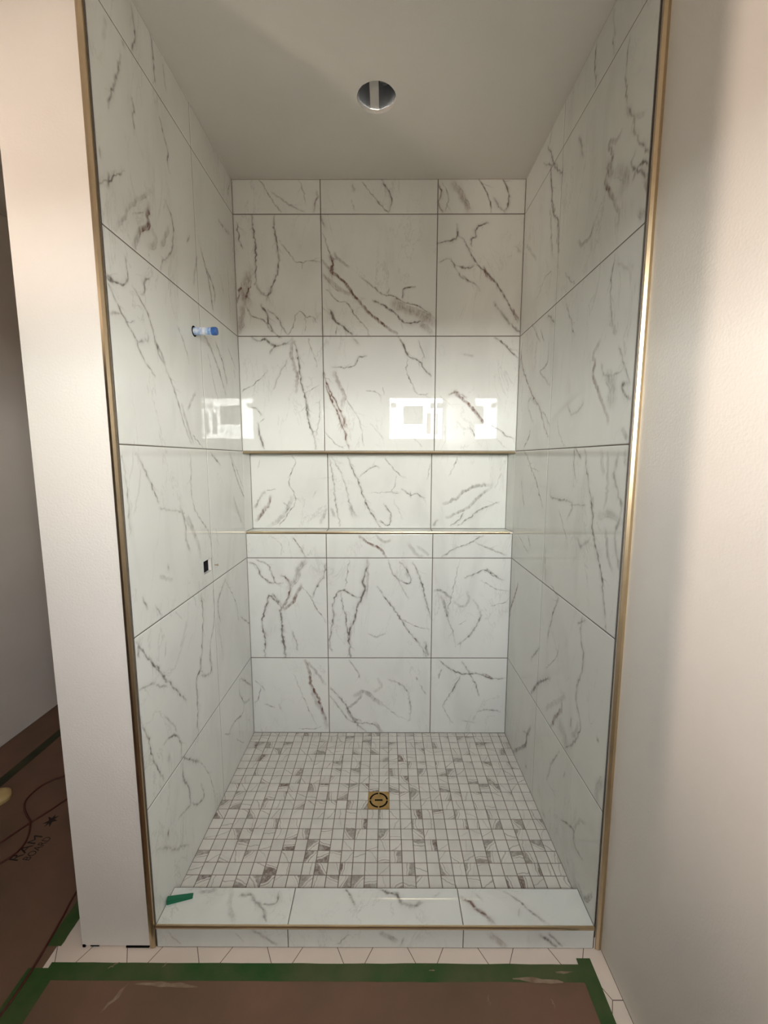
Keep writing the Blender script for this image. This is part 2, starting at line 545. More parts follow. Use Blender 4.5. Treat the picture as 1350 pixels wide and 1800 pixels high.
# ------------------------------------------------------------------ materials
def mat(name, col, rough=.5, metal=0., var=.0, vscale=6., bump=0., bscale=60., spec=.5, col2=None, coords='Object'):
    mt = bpy.data.materials.new(name); mt.use_nodes = True; n = mt.node_tree; b = n.nodes['Principled BSDF']
    b.inputs['Roughness'].default_value = rough; b.inputs['Metallic'].default_value = metal
    b.inputs['Specular IOR Level'].default_value = spec
    b.inputs['Base Color'].default_value = (*col, 1)
    t = n.nodes.new('ShaderNodeTexCoord')
    if var or col2:
        nz = n.nodes.new('ShaderNodeTexNoise'); nz.inputs['Scale'].default_value = vscale; nz.inputs['Detail'].default_value = 5
        n.links.new(t.outputs[coords], nz.inputs['Vector'])
        mr = n.nodes.new('ShaderNodeMapRange'); mr.inputs['From Min'].default_value = .35; mr.inputs['From Max'].default_value = .68
        n.links.new(nz.outputs['Fac'], mr.inputs['Value'])
        mx = n.nodes.new('ShaderNodeMix'); mx.data_type = 'RGBA'
        mx.inputs['A'].default_value = (*col, 1)
        mx.inputs['B'].default_value = (*(col2 or [c*(1-var) for c in col]), 1)
        n.links.new(mr.outputs[0], mx.inputs['Factor']); n.links.new(mx.outputs['Result'], b.inputs['Base Color'])
    if bump:
        nb = n.nodes.new('ShaderNodeTexNoise'); nb.inputs['Scale'].default_value = bscale; nb.inputs['Detail'].default_value = 3
        n.links.new(t.outputs[coords], nb.inputs['Vector'])
        bp = n.nodes.new('ShaderNodeBump'); bp.inputs['Strength'].default_value = bump; bp.inputs['Distance'].default_value = .002
        n.links.new(nb.outputs['Fac'], bp.inputs['Height']); n.links.new(bp.outputs[0], b.inputs['Normal'])
    return mt

def marble(name, mosaic=False):
    mt = bpy.data.materials.new(name); mt.use_nodes = True; n = mt.node_tree; L = n.links; N = n.nodes
    b = N['Principled BSDF']; b.inputs['Roughness'].default_value = .28 if mosaic else .008
    b.inputs['IOR'].default_value = 1.5; b.inputs['Specular IOR Level'].default_value = .42
    t = N.new('ShaderNodeTexCoord').outputs['Object']
    def math_(op, a, c, clamp=False):
        q = N.new('ShaderNodeMath'); q.operation = op; q.use_clamp = clamp
        for i, v in enumerate((a, c)):
            if hasattr(v, 'links'): L.new(v, q.inputs[i])
            else: q.inputs[i].default_value = v
        return q.outputs[0]
    def noise(vec, s, det=4, dist=0., rough=.55):
        q = N.new('ShaderNodeTexNoise'); q.inputs['Scale'].default_value = s; q.inputs['Detail'].default_value = det
        q.inputs['Distortion'].default_value = dist; q.inputs['Roughness'].default_value = rough; L.new(vec, q.inputs['Vector']); return q.outputs['Fac']
    def rng(v, a, c, d=0., e=1.):
        q = N.new('ShaderNodeMapRange'); q.inputs['From Min'].default_value = a; q.inputs['From Max'].default_value = c
        q.inputs['To Min'].default_value = d; q.inputs['To Max'].default_value = e; L.new(v, q.inputs['Value']); return q.outputs[0]
    def mix(f, a, c):
        q = N.new('ShaderNodeMix'); q.data_type = 'RGBA'
        for s, v in (('Factor', f), ('A', a), ('B', c)):
            if hasattr(v, 'links'): L.new(v, q.inputs[s])
            else: q.inputs[s].default_value = v
        return q.outputs['Result']
    if mosaic:
        at = N.new('ShaderNodeAttribute'); at.attribute_name = 'chip'; ac = N.new('ShaderNodeAttribute'); ac.attribute_name = 'centre'
        sp_ = N.new('ShaderNodeSeparateXYZ'); L.new(at.outputs['Vector'], sp_.inputs[0]); ra, rb, rc = sp_.outputs
        lo = N.new('ShaderNodeVectorMath'); lo.operation = 'SUBTRACT'; L.new(t, lo.inputs[0]); L.new(ac.outputs['Vector'], lo.inputs[1])
        sl = N.new('ShaderNodeSeparateXYZ'); L.new(lo.outputs[0], sl.inputs[0])
        off = N.new('ShaderNodeVectorMath'); off.operation = 'MULTIPLY_ADD'; L.new(at.outputs['Vector'], off.inputs[0]); off.inputs[1].default_value = (40, 40, 40); L.new(t, off.inputs[2]); vec = off.outputs[0]
        ang = math_('MULTIPLY', ra, 6.283)
        d = math_('ADD', math_('MULTIPLY', sl.outputs[0], math_('COSINE', ang, 0)), math_('MULTIPLY', sl.outputs[1], math_('SINE', ang, 0)))
        wob = math_('MULTIPLY', math_('SUBTRACT', noise(vec, 13, 3), .5), .045)
        d = math_('ADD', math_('ADD', d, wob), rng(rb, 0, 1, -.020, .012))
        line = math_('MULTIPLY', rng(math_('ABSOLUTE', d, 0), .0004, .0028, .7, 0.), rng(rc, .22, .42))
        line2 = math_('MULTIPLY', rng(math_('ABSOLUTE', math_('ADD', d, .013), 0), .0, .0018, .22, 0.), rng(rc, .5, .55))
        patch = math_('MULTIPLY', rng(d, .006, .010), rng(rc, .66, .68, 0., .78))
        patch = math_('MULTIPLY', patch, rng(noise(vec, 70, 4, .6), .35, .6, .55, 1.15))
        fac = math_('MAXIMUM', math_('MAXIMUM', line, line2), patch)
        brown = math_('MULTIPLY', rng(rc, .93, .94), rng(noise(vec, 30, 2), .35, .6, .3, 1.))
        base = mix(rng(noise(vec, 9, 3), .35, .7), (.67, .64, .59, 1), (.57, .545, .505, 1))
        vein = mix(brown, (.24, .205, .175, 1), (.10, .045, .03, 1))
    else:
        av = N.new('ShaderNodeAttribute'); av.attribute_name = 'vein'
        ab = N.new('ShaderNodeAttribute'); ab.attribute_name = 'brown'
        m2 = N.new('ShaderNodeMapping'); m2.inputs['Rotation'].default_value = (.5, .6, .2); m2.inputs['Scale'].default_value = (1.0, 1.0, .35)
        L.new(t, m2.inputs['Vector'])
        streak = noise(m2.outputs[0], 60, 5, .8, .65)
        fac = math_('MULTIPLY', av.outputs['Fac'], rng(streak, .36, .62, .5, 1.35))
        faint = rng(math_('ABSOLUTE', math_('SUBTRACT', noise(m2.outputs[0], 4.5, 7, 1.2, .62), .5), 0), 0., .012, .22, 0.)
        faint = math_('MULTIPLY', faint, rng(noise(t, 3.2, 2), .45, .62))
        cloud = rng(noise(m2.outputs[0], 3.0, 5, 1.5), .5, .75, 0., .13)
        fac = math_('ADD', math_('MAXIMUM', fac, faint), cloud, True)
        base = mix(rng(noise(t, 2.2, 3), .35, .65), (.71, .72, .68, 1), (.67, .68, .645, 1))
        vein = mix(ab.outputs['Fac'], (.175, .155, .135, 1), (.16, .085, .062, 1))
    L.new(mix(fac, base, vein), b.inputs['Base Color'])
    return mt

M_TILE = marble('marble_porcelain'); M_CHIP = marble('marble_mosaic', True)
M_GROUT = mat('grout', (.125, .10, .08), .9, var=.2, vscale=30)
M_PGROUT = mat('pan_grout', (.22, .185, .155), .9, var=.2, vscale=30)
M_PAINT = mat('drywall_paint', (.77, .73, .675), .55, var=.04, vscale=2.5, bump=.25, bscale=140)
M_CEIL = mat('ceiling_paint', (.68, .66, .61), .8, var=.03, vscale=3, bump=.15, bscale=160)
M_GOLD = mat('brushed_gold_trim', (.62, .50, .33), .30, 1., var=.12, vscale=14)
M_BRASS = mat('drain_brass', (.50, .32, .12), .42, .9, var=.25, vscale=40)
M_DARK = mat('dark_slot', (.006, .005, .005), .9, spec=.05)
M_PAPER = mat('brown_floor_paper', (.185, .098, .062), .8, col2=(.135, .082, .048), vscale=3.5, bump=.3, bscale=40)
M_HEX = mat('hex_floor_tile', (.76, .65, .56), .4, var=.08, vscale=5)
M_HEXG = mat('hex_grout', (.16, .11, .08), .9)
M_TAPE = mat('green_masking_tape', (.012, .070, .006), .65, col2=(.070, .088, .028), vscale=7, bump=.3, bscale=90)
M_TAPED = mat('grimy_green_tape', (.022, .026, .008), .8, col2=(.05, .045, .02), vscale=9)
M_CORD = mat('cord_rubber', (.075, .014, .008), .5)
M_CORDT = mat('tan_cord', (.30, .17, .08), .5)
M_INK = mat('printed_ink', (.018, .009, .006), .8)
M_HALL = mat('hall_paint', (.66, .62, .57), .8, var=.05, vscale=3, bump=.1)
M_WOOD = mat('stud_wood', (.42, .33, .22), .8, col2=(.30, .22, .14), vscale=18)
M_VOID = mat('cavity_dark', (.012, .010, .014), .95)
M_GREEN = mat('green_wedge_plastic', (.0, .13, .055), .38)
M_WHITEP = mat('white_pipe', (.78, .80, .82), .35, col2=(.10, .27, .60), vscale=45)
M_BLUEP = mat('blue_pipe_end', (.035, .13, .42), .35, var=.3, vscale=60)
M_CREAM = mat('cream_plastic', (.55, .40, .17), .5)
M_CAN = mat('can_metal', (.15, .15, .155), .9, 0, var=.1, vscale=20)
M_STRAP = mat('pale_strap', (.50, .49, .46), .7)
M_FRAME = mat('window_vinyl', (.8, .8, .78), .4)
M_STICK = mat('window_label_paper', (.30, .28, .24), .8)
M_DUST = mat('drywall_dust', (.30, .22, .15), .9, col2=(.17, .10, .06), vscale=22)

glass = bpy.data.materials.new('window_glass'); glass.use_nodes = True
g = glass.node_tree; g.nodes.clear(); go = g.nodes.new('ShaderNodeOutputMaterial'); gm = g.nodes.new('ShaderNodeMixShader')
gt = g.nodes.new('ShaderNodeBsdfTransparent'); gg = g.nodes.new('ShaderNodeBsdfGlossy'); gg.inputs['Roughness'].default_value = .02
gm.inputs[0].default_value = .06; g.links.new(gt.outputs[0], gm.inputs[1]); g.links.new(gg.outputs[0], gm.inputs[2]); g.links.new(gm.outputs[0], go.inputs[0])

# ------------------------------------------------------------------ tiled faces
rs = np.random.RandomState(7)
def curve_pts(P, jit):
    P = [np.array(p, float) for p in P]; C = []
    for i in range(len(P)-1):
        p0, p1, p2, p3 = P[max(i-1, 0)], P[i], P[i+1], P[min(i+2, len(P)-1)]
        k = max(2, int(np.linalg.norm(p2-p1)/.011))
        for j in range(k):
            t = j/k
            C.append(.5*((2*p1)+(p2-p0)*t+(2*p0-5*p1+4*p2-p3)*t*t+(3*p1-p0-3*p2+p3)*t**3))
    C.append(P[-1]); C = np.array(C)
    C[1:-1] += rs.normal(0, jit, (len(C)-2, 2)) if len(C) > 2 else 0
    return C
def parse_veins(key):
    out = []
    for l in VEINS[key].strip().splitlines():
        a = l.split(); out.append((float(a[0])/1000, float(a[1])/100, float(a[2]), [tuple(float(v)/1000 for v in p.split(',')) for p in a[3:]]))
    return out
def strokes(key):
    S = []
    for wd, s, br, P in parse_veins(key):
        C = curve_pts(P, .0018)
        if len(C) > 5:
            ph_ = rs.rand(4)*6.28; q_ = np.arange(len(C)); wob = .0016*np.sin(q_*rs.uniform(.6, 1.3)+ph_[0])+.0022*np.sin(q_*rs.uniform(.2, .5)+ph_[1])+.0011*rs.randn(len(C))
            C[1:-1] += np.stack([wob, -wob*.4], 1)[1:-1]
        n = len(C); t = np.linspace(0, 1, n)
        amp = s*np.minimum(1, .35+3.2*np.minimum(t, 1-t))*(.72+.5*rs.rand(n))
        if wd < .0115:
            S.append((C, max(wd, .0036)*.60*(.5+1.0*rs.rand(n)), amp*1.4*(.7+.6*rs.rand(n)), br))
            if wd >= .005: S.append((C+np.array([.003, -.002])*rs.choice([-1, 1]), wd*1.5*(.6+.8*rs.rand(n)), amp*.26, br))
            Ln = np.linalg.norm(C[-1]-C[0])
            for q_ in range(int(Ln/.09)):
                i0 = rs.randint(1, n-1); d = C[min(i0+3, n-1)]-C[max(i0-3, 0)]; a_ = math.atan2(d[1], d[0])+rs.choice([-1, 1])*rs.uniform(.35, .9); l_ = rs.uniform(.02, .065)
                Bc = C[i0]+np.linspace(0, l_, 6)[:, None]*np.array([math.cos(a_), math.sin(a_)])+rs.normal(0, .0022, (6, 2)); Bc[0] = C[i0]
                S.append((Bc, np.full(6, .0019), np.linspace(.62, .1, 6)*s*1.2, br))
        else:
            S.append((C, wd*.5*(.65+.6*rs.rand(n)), amp*.95, br))
            d = np.gradient(C, axis=0); nn = np.stack([-d[:, 1], d[:, 0]], 1); nn /= np.linalg.norm(nn, axis=1)[:, None]+1e-9
            for side, q in ((.42, .8), (-.38, .45)):
                C2 = C+nn*wd*side*(.6+.7*rs.rand(n))[:, None]
                S.append((C2, np.full(n, .0024), amp*q*1.35, br))
    return S
def tiled(name, O, uv, vv, nn, ucuts, vcuts, key, parent=None, gap=.0040, holes=(), swap=False, step=.003, grout_holes=True, depth=.008):
    """rows of glazed tiles (one patch of mesh each) over a grout bed, all one object; u,v are measured in metres from O"""
    O, uv, vv, nn = (np.array(a, float) for a in (O, uv, vv, nn))
    S = strokes(key) if key else []
    V = []; Fc = []; A = []; B = []; MI = []; base = 0
    for i in range(len(ucuts)-1):
        for j in range(len(vcuts)-1):
            u0, u1, v0, v1 = ucuts[i]+gap/2, ucuts[i+1]-gap/2, vcuts[j]+gap/2, vcuts[j+1]-gap/2
            nu, nv = max(2, int((u1-u0)/step)), max(2, int((v1-v0)/step))
            us = np.concatenate([[u0], np.linspace(u0+.0012, u1-.0012, nu), [u1]]); vs = np.concatenate([[v0], np.linspace(v0+.0012, v1-.0012, nv), [v1]])
            for (a0, a1, b0, b1) in holes:
                for e in (a0, a1):
                    if u0 < e < u1: us[np.argmin(abs(us-e))] = e
                for e in (b0, b1):
                    if v0 < e < v1: vs[np.argmin(abs(vs-e))] = e
            UU, VV = np.meshgrid(us, vs, indexing='ij'); off = np.zeros_like(UU)
            off[0, :] = off[-1, :] = -.0012; off[:, 0] = off[:, -1] = -.0012
            val = np.zeros_like(UU); brn = np.zeros_like(UU)
            for C, wd, amp, br in S:
                mw = wd.max()*2.2
                lo = C.min(0)-mw; hi = C.max(0)+mw
                ia = np.searchsorted(us, lo[0]); ib = np.searchsorted(us, hi[0]); ja = np.searchsorted(vs, lo[1]); jb = np.searchsorted(vs, hi[1])
                if ib <= ia or jb <= ja: continue
                mid = C[len(C)//2]
                su = UU[ia:ib, ja:jb]; sv = VV[ia:ib, ja:jb]; best = np.zeros_like(su)
                for k in range(len(C)-1):
                    p, q = C[k], C[k+1]; d = q-p; l2 = d@d+1e-12
                    t = np.clip(((su-p[0])*d[0]+(sv-p[1])*d[1])/l2, 0, 1)
                    dd = (su-p[0]-t*d[0])**2+(sv-p[1]-t*d[1])**2
                    wk = wd[k]+(wd[k+1]-wd[k])*t; ak = amp[k]+(amp[k+1]-amp[k])*t
                    best = np.maximum(best, ak*np.exp(-dd/(wk*wk)))
                cur = val[ia:ib, ja:jb]
                brn[ia:ib, ja:jb] = np.where(best > cur, br, brn[ia:ib, ja:jb])
                val[ia:ib, ja:jb] = np.maximum(cur, best)+.25*np.minimum(cur, best)
            P = O+UU[..., None]*uv+VV[..., None]*vv+off[..., None]*nn
            a, b = UU.shape; idx = np.arange(a*b).reshape(a, b)+base
            q = np.stack([idx[:-1, :-1], idx[1:, :-1], idx[1:, 1:], idx[:-1, 1:]], -1).reshape(-1, 4)
            cu = ((UU[:-1, :-1]+UU[1:, 1:])/2).ravel(); cv = ((VV[:-1, :-1]+VV[1:, 1:])/2).ravel()
            keep = np.ones(len(q), bool)
            for (a0, a1, b0, b1) in holes: keep &= ~((cu > a0) & (cu < a1) & (cv > b0) & (cv < b1))
            V.append(P.reshape(-1, 3)); Fc.append(q[keep]); A.append(val.ravel()); B.append(brn.ravel()); MI.append(np.zeros(keep.sum(), int)); base += a*b
    # grout bed, with the same holes
    gu = sorted(set([ucuts[0], ucuts[-1]]+[e for h in holes for e in h[:2]])); gv = sorted(set([vcuts[0], vcuts[-1]]+[e for h in holes for e in h[2:]]))
    for i in range(len(gu)-1):
        for j in range(len(gv)-1):
            cu, cv = (gu[i]+gu[i+1])/2, (gv[j]+gv[j+1])/2
            if any(a0 < cu < a1 and b0 < cv < b1 for (a0, a1, b0, b1) in holes): continue
            P = [O+u*uv+v*vv-.0011*nn for u, v in ((gu[i], gv[j]), (gu[i+1], gv[j]), (gu[i+1], gv[j+1]), (gu[i], gv[j+1]))]
            V.append(np.array(P)); Fc.append(np.arange(4)[None]+base); A.append(np.zeros(4)); B.append(np.zeros(4)); MI.append(np.ones(1, int)); base += 4
    V = np.concatenate(V); Fc = np.concatenate(Fc); A = np.clip(np.concatenate(A), 0, 1); B = np.concatenate(B); MI = np.concatenate(MI)
    if np.dot(np.cross(uv, vv), nn) < 0: Fc = Fc[:, ::-1]
    me = bpy.data.meshes.new(name); me.vertices.add(len(V)); me.vertices.foreach_set('co', V.ravel())
    me.loops.add(Fc.size); me.loops.foreach_set('vertex_index', np.ascontiguousarray(Fc).ravel())
    me.polygons.add(len(Fc)); me.polygons.foreach_set('loop_start', np.arange(0, Fc.size, 4)); me.polygons.foreach_set('material_index', MI)
    me.update(calc_edges=True)
    for nme, arr in (('vein', A), ('brown', B)):
        at = me.attributes.new(nme, 'FLOAT', 'POINT'); at.data.foreach_set('value', arr.astype(np.float32))
    me.materials.append(M_TILE); me.materials.append(M_GROUT)
    o = link(name, me, parent)
    return o

C1, C2 = -.3062, .3064
ROWS = [0., .4806, 1.0884, 1.700, 2.3158, 2.9273, ZC]
YS = -.476
NZ0, NZ1, ND = 1.2440, 1.6870, .10      # recessed shelf across the back wall
HOLE = (-.571, -.486, 1.147, 1.206)     # valve cut-out in the left tiled wall (y, z)

wb = tiled('wall_shower_back', (0, 0, 0), (1, 0, 0), (0, 0, 1), (0, -1, 0), [XL, C1, C2, XR], [0., .4806, 1.0884, NZ0-.013], 'back')
tag(wb, 'marble tiled back wall of the shower with a full width recessed niche', 'wall', kind='structure')
tiled('upper_tiles', (0, 0, 0), (1, 0, 0), (0, 0, 1), (0, -1, 0), [XL, C1, C2, XR], [NZ1+.013, 2.3158, 2.9273, ZC-.0025], 'back', wb)
tiled('niche_back', (0, ND, 0), (1, 0, 0), (0, 0, 1), (0, -1, 0), [XL+.009, -.304, .304, XR-.013], [NZ0, NZ1], 'niche', wb)
tiled('niche_ledge', (0, 0, NZ0), (1, 0, 0), (0, 1, 0), (0, 0, 1), [XL+.001, -.305, .305, XR-.001], [0, ND], None, wb)
tiled('niche_head', (0, 0, NZ1), (1, 0, 0), (0, 1, 0), (0, 0, -1), [XL+.001, -.305, .305, XR-.001], [0, ND], None, wb)
for s, x, dx in ((1, XL, .010), (-1, XR, -.014)):        # the niche's side tiles run on from the side walls, slightly splayed
    tiled('niche_side', (x, 0, 0), (dx/ND, 1, 0), (0, 0, 1), (s, 0, 0), [-.001, ND], [NZ0, NZ1], None, wb, gap=.0012)
bm = bmesh.new()
for b in ((XL-.02, XR+.02, .0015, .16, 0-.06, NZ0-.002), (XL-.02, XR+.02, .0015, .16, NZ1+.002, ZC+.02), (XL-.02, XR+.02, ND+.0015, .16, NZ0-.002, NZ1+.002)): bx(bm, *b)
mesh_obj('backing', bm, M_PAINT, wb)
ZROW = [0., .4806, 1.0884, 1.700, 2.3158, 2.9273, ZC-.0025]
wl = tiled('wall_shower_left', (XL, 0, 0), (0, 1, 0), (0, 0, 1), (1, 0, 0), [YF+.0015, YS, 0], [-.043]+ZROW[1:], 'left', gap=.0034, holes=[HOLE])
tag(wl, 'marble tiled left wall of the shower, daylight falling on it', 'wall', kind='structure')
wr = tiled('wall_shower_right', (XR, 0, 0), (0, 1, 0), (0, 0, 1), (-1, 0, 0), [YF+.0015, YS, 0], [-.043]+ZROW[1:], 'right', gap=.0034)
tag(wr, 'marble tiled right wall of the shower, in shade', 'wall', kind='structure')
box('backing', (XR+.0015, XR+.15, YF+.001, .15, ZF, ZC), M_PAINT, wr)

# left partition: framed and boarded, hollow where the valve hole opens into it
PX0, PX1 = -1.030, -.789
bm = bmesh.new()
bx(bm, PX0, PX1, YF, YF+.013, ZF+.006, ZC, .0015)                  # end board facing the camera
bx(bm, PX0, PX0+.013, YF+.013, 1.6, ZF+.006, ZC)                    # hall side board
bx(bm, PX0+.013, XL-.0015, .145, .16, ZF, ZC)                       # far end
for (y0, y1, z0, z1) in ((YF+.013, HOLE[0], ZF, ZC), (HOLE[1], .145, ZF, ZC), (HOLE[0], HOLE[1], ZF, HOLE[2]), (HOLE[0], HOLE[1], HOLE[3], ZC)):
    bx(bm, XL-.016, XL-.0015, y0, y1, z0, z1)                       # tile backer with the cut-out
wp = mesh_obj('wall_partition', bm, M_PAINT)
tag(wp, 'painted drywall partition end between the shower and the hall on the left', 'wall', kind='structure')
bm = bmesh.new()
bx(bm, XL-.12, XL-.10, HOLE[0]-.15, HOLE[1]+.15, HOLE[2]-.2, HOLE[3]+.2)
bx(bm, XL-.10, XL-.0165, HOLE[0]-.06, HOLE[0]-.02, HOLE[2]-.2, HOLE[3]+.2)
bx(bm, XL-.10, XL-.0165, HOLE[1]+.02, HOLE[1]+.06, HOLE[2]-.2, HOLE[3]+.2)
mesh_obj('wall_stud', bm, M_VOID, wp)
bm = bmesh.new()
bx(bm, PX1-.085, PX1-.004, YF-.003, YF+.004, ZF+.0015, ZF+.0075)
bx(bm, PX0+.003, PX0+.012, YF-.002, YF+.004, ZF+.0015, ZF+.011)
bx(bm, PX0+.03, PX0+.06, YF-.001, YF+.004, ZF+.004, ZF+.008)
mesh_obj('bottom_gap', bm, M_DARK, wp)

# hall and bathroom shell
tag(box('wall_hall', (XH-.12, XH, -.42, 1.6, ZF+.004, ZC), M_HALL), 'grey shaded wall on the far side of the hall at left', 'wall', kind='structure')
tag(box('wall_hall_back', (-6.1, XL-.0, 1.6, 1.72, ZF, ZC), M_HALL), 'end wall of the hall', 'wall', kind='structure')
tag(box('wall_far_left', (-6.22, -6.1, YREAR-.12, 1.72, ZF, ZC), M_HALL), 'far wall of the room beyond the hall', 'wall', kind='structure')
tag(box('wall_right', (XD, XD+.14, YREAR-.12, YF+.001, ZF+.004, ZC), M_PAINT), 'painted drywall side wall running towards the camera on the right', 'wall', kind='structure')
bm = bmesh.new()
for b in ((-6.1, WX0, YREAR-.12, YREAR, ZF, ZC), (WX1, XD, YREAR-.12, YREAR, ZF, ZC), (WX0, WX1, YREAR-.12, YREAR, ZF, WZ0), (WX0, WX1, YREAR-.12, YREAR, WZ1, ZC)): bx(bm, *b)
tag(mesh_obj('wall_rear', bm, M_PAINT), 'painted wall behind the camera around the high window', 'wall', kind='structure')
bm = bmesh.new(); fw = .022
for b in ((WX0, WX1, WZ0, WZ0+fw), (WX0, WX1, WZ1-fw, WZ1), (WX0, WX0+fw, WZ0+fw, WZ1-fw), (WX1-fw, WX1, WZ0+fw, WZ1-fw)):
    bx(bm, b[0], b[1], YREAR-.09, YREAR-.05, b[2], b[3])
wn = tag(mesh_obj('window_1', bm, M_FRAME), 'high white framed window mirrored in the glossy tiles', 'window', kind='structure')
box('pane', (WX0+fw, WX1-fw, YREAR-.072, YREAR-.069, WZ0+fw, WZ1-fw), glass, wn)
def sticker(x0, x1, z0, z1):
    box('pane_label', (x0, x1, YREAR-.0685, YREAR-.0680, z0, z1), M_STICK, wn)
sx_ = lambda p: .0333+(p-677)/139.
sz_ = lambda p: 1.656+(807-p)/139.
for a in ((708, 743, 715, 747), (686, 696, 710, 719), (755, 764, 710, 720), (766, 776, 710, 720), (749, 757, 727, 764), (763, 769, 728, 765)):
    sticker(sx_(a[0]), sx_(a[1]), sz_(a[3]), sz_(a[2]))

# ceiling with the round cut-out
HX, HY, HR = -.003, -.490, .0785
bm = bmesh.new()
n = 64
def ring(r, z, jag=0): 
    rr = random.Random(3)
    return [bm.verts.new((HX+(r+rr.uniform(-jag, jag))*math.cos(2*math.pi*k/n), HY+(r+rr.uniform(-jag, jag))*math.sin(2*math.pi*k/n), z)) for k in range(n)]
def sq(z):
    out = []
    for k in range(n):
        a = 2*math.pi*k/n; c, s = math.cos(a), math.sin(a); q = .45/max(abs(c), abs(s)); out.append(bm.verts.new((HX+q*c, HY+q*s, z)))
    return out
r0, r1, s0 = ring(HR, ZC, .0008), ring(HR, ZC+.016, .0008), sq(ZC)
for a, b in ((r0, s0), (r1, r0)):
    for k in range(n): bm.faces.new((a[k], a[(k+1) % n], b[(k+1) % n], b[k]))
def quad(x0, x1, y0, y1):
    bm.faces.new([bm.verts.new(p) for p in ((x0, y0, ZC), (x0, y1, ZC), (x1, y1, ZC), (x1, y0, ZC))])
X0, X1, Y0, Y1 = -6.2, .93, YREAR-.12, 1.72
quad(X0, HX-.45, Y0, Y1); quad(HX+.45, X1, Y0, Y1); quad(HX-.45, HX+.45, Y0, HY-.45); quad(HX-.45, HX+.45, HY+.45, Y1)
bmesh.ops.recalc_face_normals(bm, faces=bm.faces)
cl = tag(mesh_obj('ceiling', bm, M_CEIL), 'painted ceiling with a round cut-out over the shower', 'ceiling', kind='structure')
bm = bmesh.new()
a = ring(HR+.004, ZC+.016); b = ring(HR+.004, ZC+.15)
for k in range(n): bm.faces.new((a[k], a[(k+1) % n], b[(k+1) % n], b[k]))
mesh_obj('cutout_sleeve', bm, M_CAN, cl)
box('cavity_top', (HX-.3, HX+.3, HY-.3, HY+.3, ZC+.15, ZC+.16), M_VOID, cl)
box('strap', (-.030, .006, HY-.12, HY+.12, ZC+.017, ZC+.022), M_STRAP, cl)
bm = bmesh.new()
bx(bm, .010, .038, HY-.062, HY-.040, ZC+.02, ZC+.045, .003); bx(bm, .022, .040, HY-.040, HY-.030, ZC+.02, ZC+.026, .002)
tube(bm, [(.036, HY-.048, ZC+.03), (.052, HY-.046, ZC+.034), (.068, HY-.044, ZC+.03)], .0016, 6)
mesh_obj('cable_clamp', bm, M_CAN, cl)

# floor: hexagon tiles over their bed
bm = bmesh.new()
bm.faces.new([bm.verts.new(p) for p in ((-6.2, Y0, ZF-.0012), (X1, Y0, ZF-.0012), (X1, Y1, ZF-.0012), (-6.2, Y1, ZF-.0012))]).material_index = 1
fw_, ww_, hh_, gp = .035, .088, .094, .0013
for i in range(-6, 13):
    for j in range(-5, 2):
        cx = -.5635+i*(fw_+ww_); cy = YF+hh_/2-(hh_ if i % 2 else 0)+j*2*hh_
        if cx > XD+.05 or cy > -.85 or cy < -1.95 or cx < -1.3: continue
        P = []
        for q in ((-fw_, hh_), (fw_, hh_), (ww_, 0), (fw_, -hh_), (-fw_, -hh_), (-ww_, 0)):
            k_ = 1-gp/math.hypot(*q)*1.1; P.append((min(cx+q[0]*k_, XD), cy+q[1]*k_))
        bm.faces.new([bm.verts.new((p[0], p[1], ZF)) for p in P[::-1]])
fl = tag(mesh_obj('floor', bm, [M_HEX, M_HEXG]), 'cream hexagon tiled floor showing as a strip before the shower curb', 'floor', kind='structure')

# ------------------------------------------------------------------ shower pan mosaic
V = []; Fc = []; ch = []; cc_ = []
xs = [XL+.0005]+[.002+k*.0511 for k in range(-14, 15)]+[XR-.0005]; ys = [-.0005]
y = -.4585
while y < -.03: y += .0535
ys = [-.0005]; 
while y > -.9734:
    if y < -.02: ys.append(y)
    y -= .0535
ys.append(-.9734)
rg = np.random.RandomState(11)
for i in range(len(xs)-1):
    for j in range(len(ys)-1):
        x0, x1, y1, y0 = xs[i]+.0012, xs[i+1]-.0012, ys[j]-.0012, ys[j+1]+.0012
        cx, cy = (x0+x1)/2, (y0+y1)/2
        if abs(cx-.0020) < .052 and -.566 < cy < -.458: continue
        k = len(V); e = .0012
        V += [(x0, y0, -.002), (x1, y0, -.002), (x1, y1, -.002), (x0, y1, -.002), (x0+e, y0+e, 0), (x1-e, y0+e, 0), (x1-e, y1-e, 0), (x0+e, y1-e, 0)]
        Fc += [(k+4, k+5, k+6, k+7), (k, k+1, k+5, k+4), (k+1, k+2, k+6, k+5), (k+2, k+3, k+7, k+6), (k+3, k, k+4, k+7)]
        c = rg.rand(3); ch += [tuple(c)]*8; cc_ += [(cx, cy, 0)]*8
k = len(V); nch = len(Fc)
V += [(XL, -.9734, -.0012), (XR, -.9734, -.0012), (XR, 0, -.0012), (XL, 0, -.0012)]; Fc.append((k, k+1, k+2, k+3)); ch += [(0, 0, 0)]*4; cc_ += [(0, 0, 0)]*4
me = bpy.data.meshes.new('floor_shower'); me.from_pydata(V, [], Fc); me.materials.append(M_CHIP); me.materials.append(M_PGROUT)
me.polygons[nch].material_index = 1
at = me.attributes.new('chip', 'FLOAT_VECTOR', 'POINT'); at.data.foreach_set('vector', np.array(ch, dtype=np.float32).ravel())
at = me.attributes.new('centre', 'FLOAT_VECTOR', 'POINT'); at.data.foreach_set('vector', np.array(cc_, dtype=np.float32).ravel())
pan = tag(link('floor_shower', me), 'shower pan of small square marble mosaic tiles with a brass drain', 'floor', kind='structure')
box('pan_bed', (XL, XR, -.9734, 0, ZF, -.0025), M_GROUT, pan)

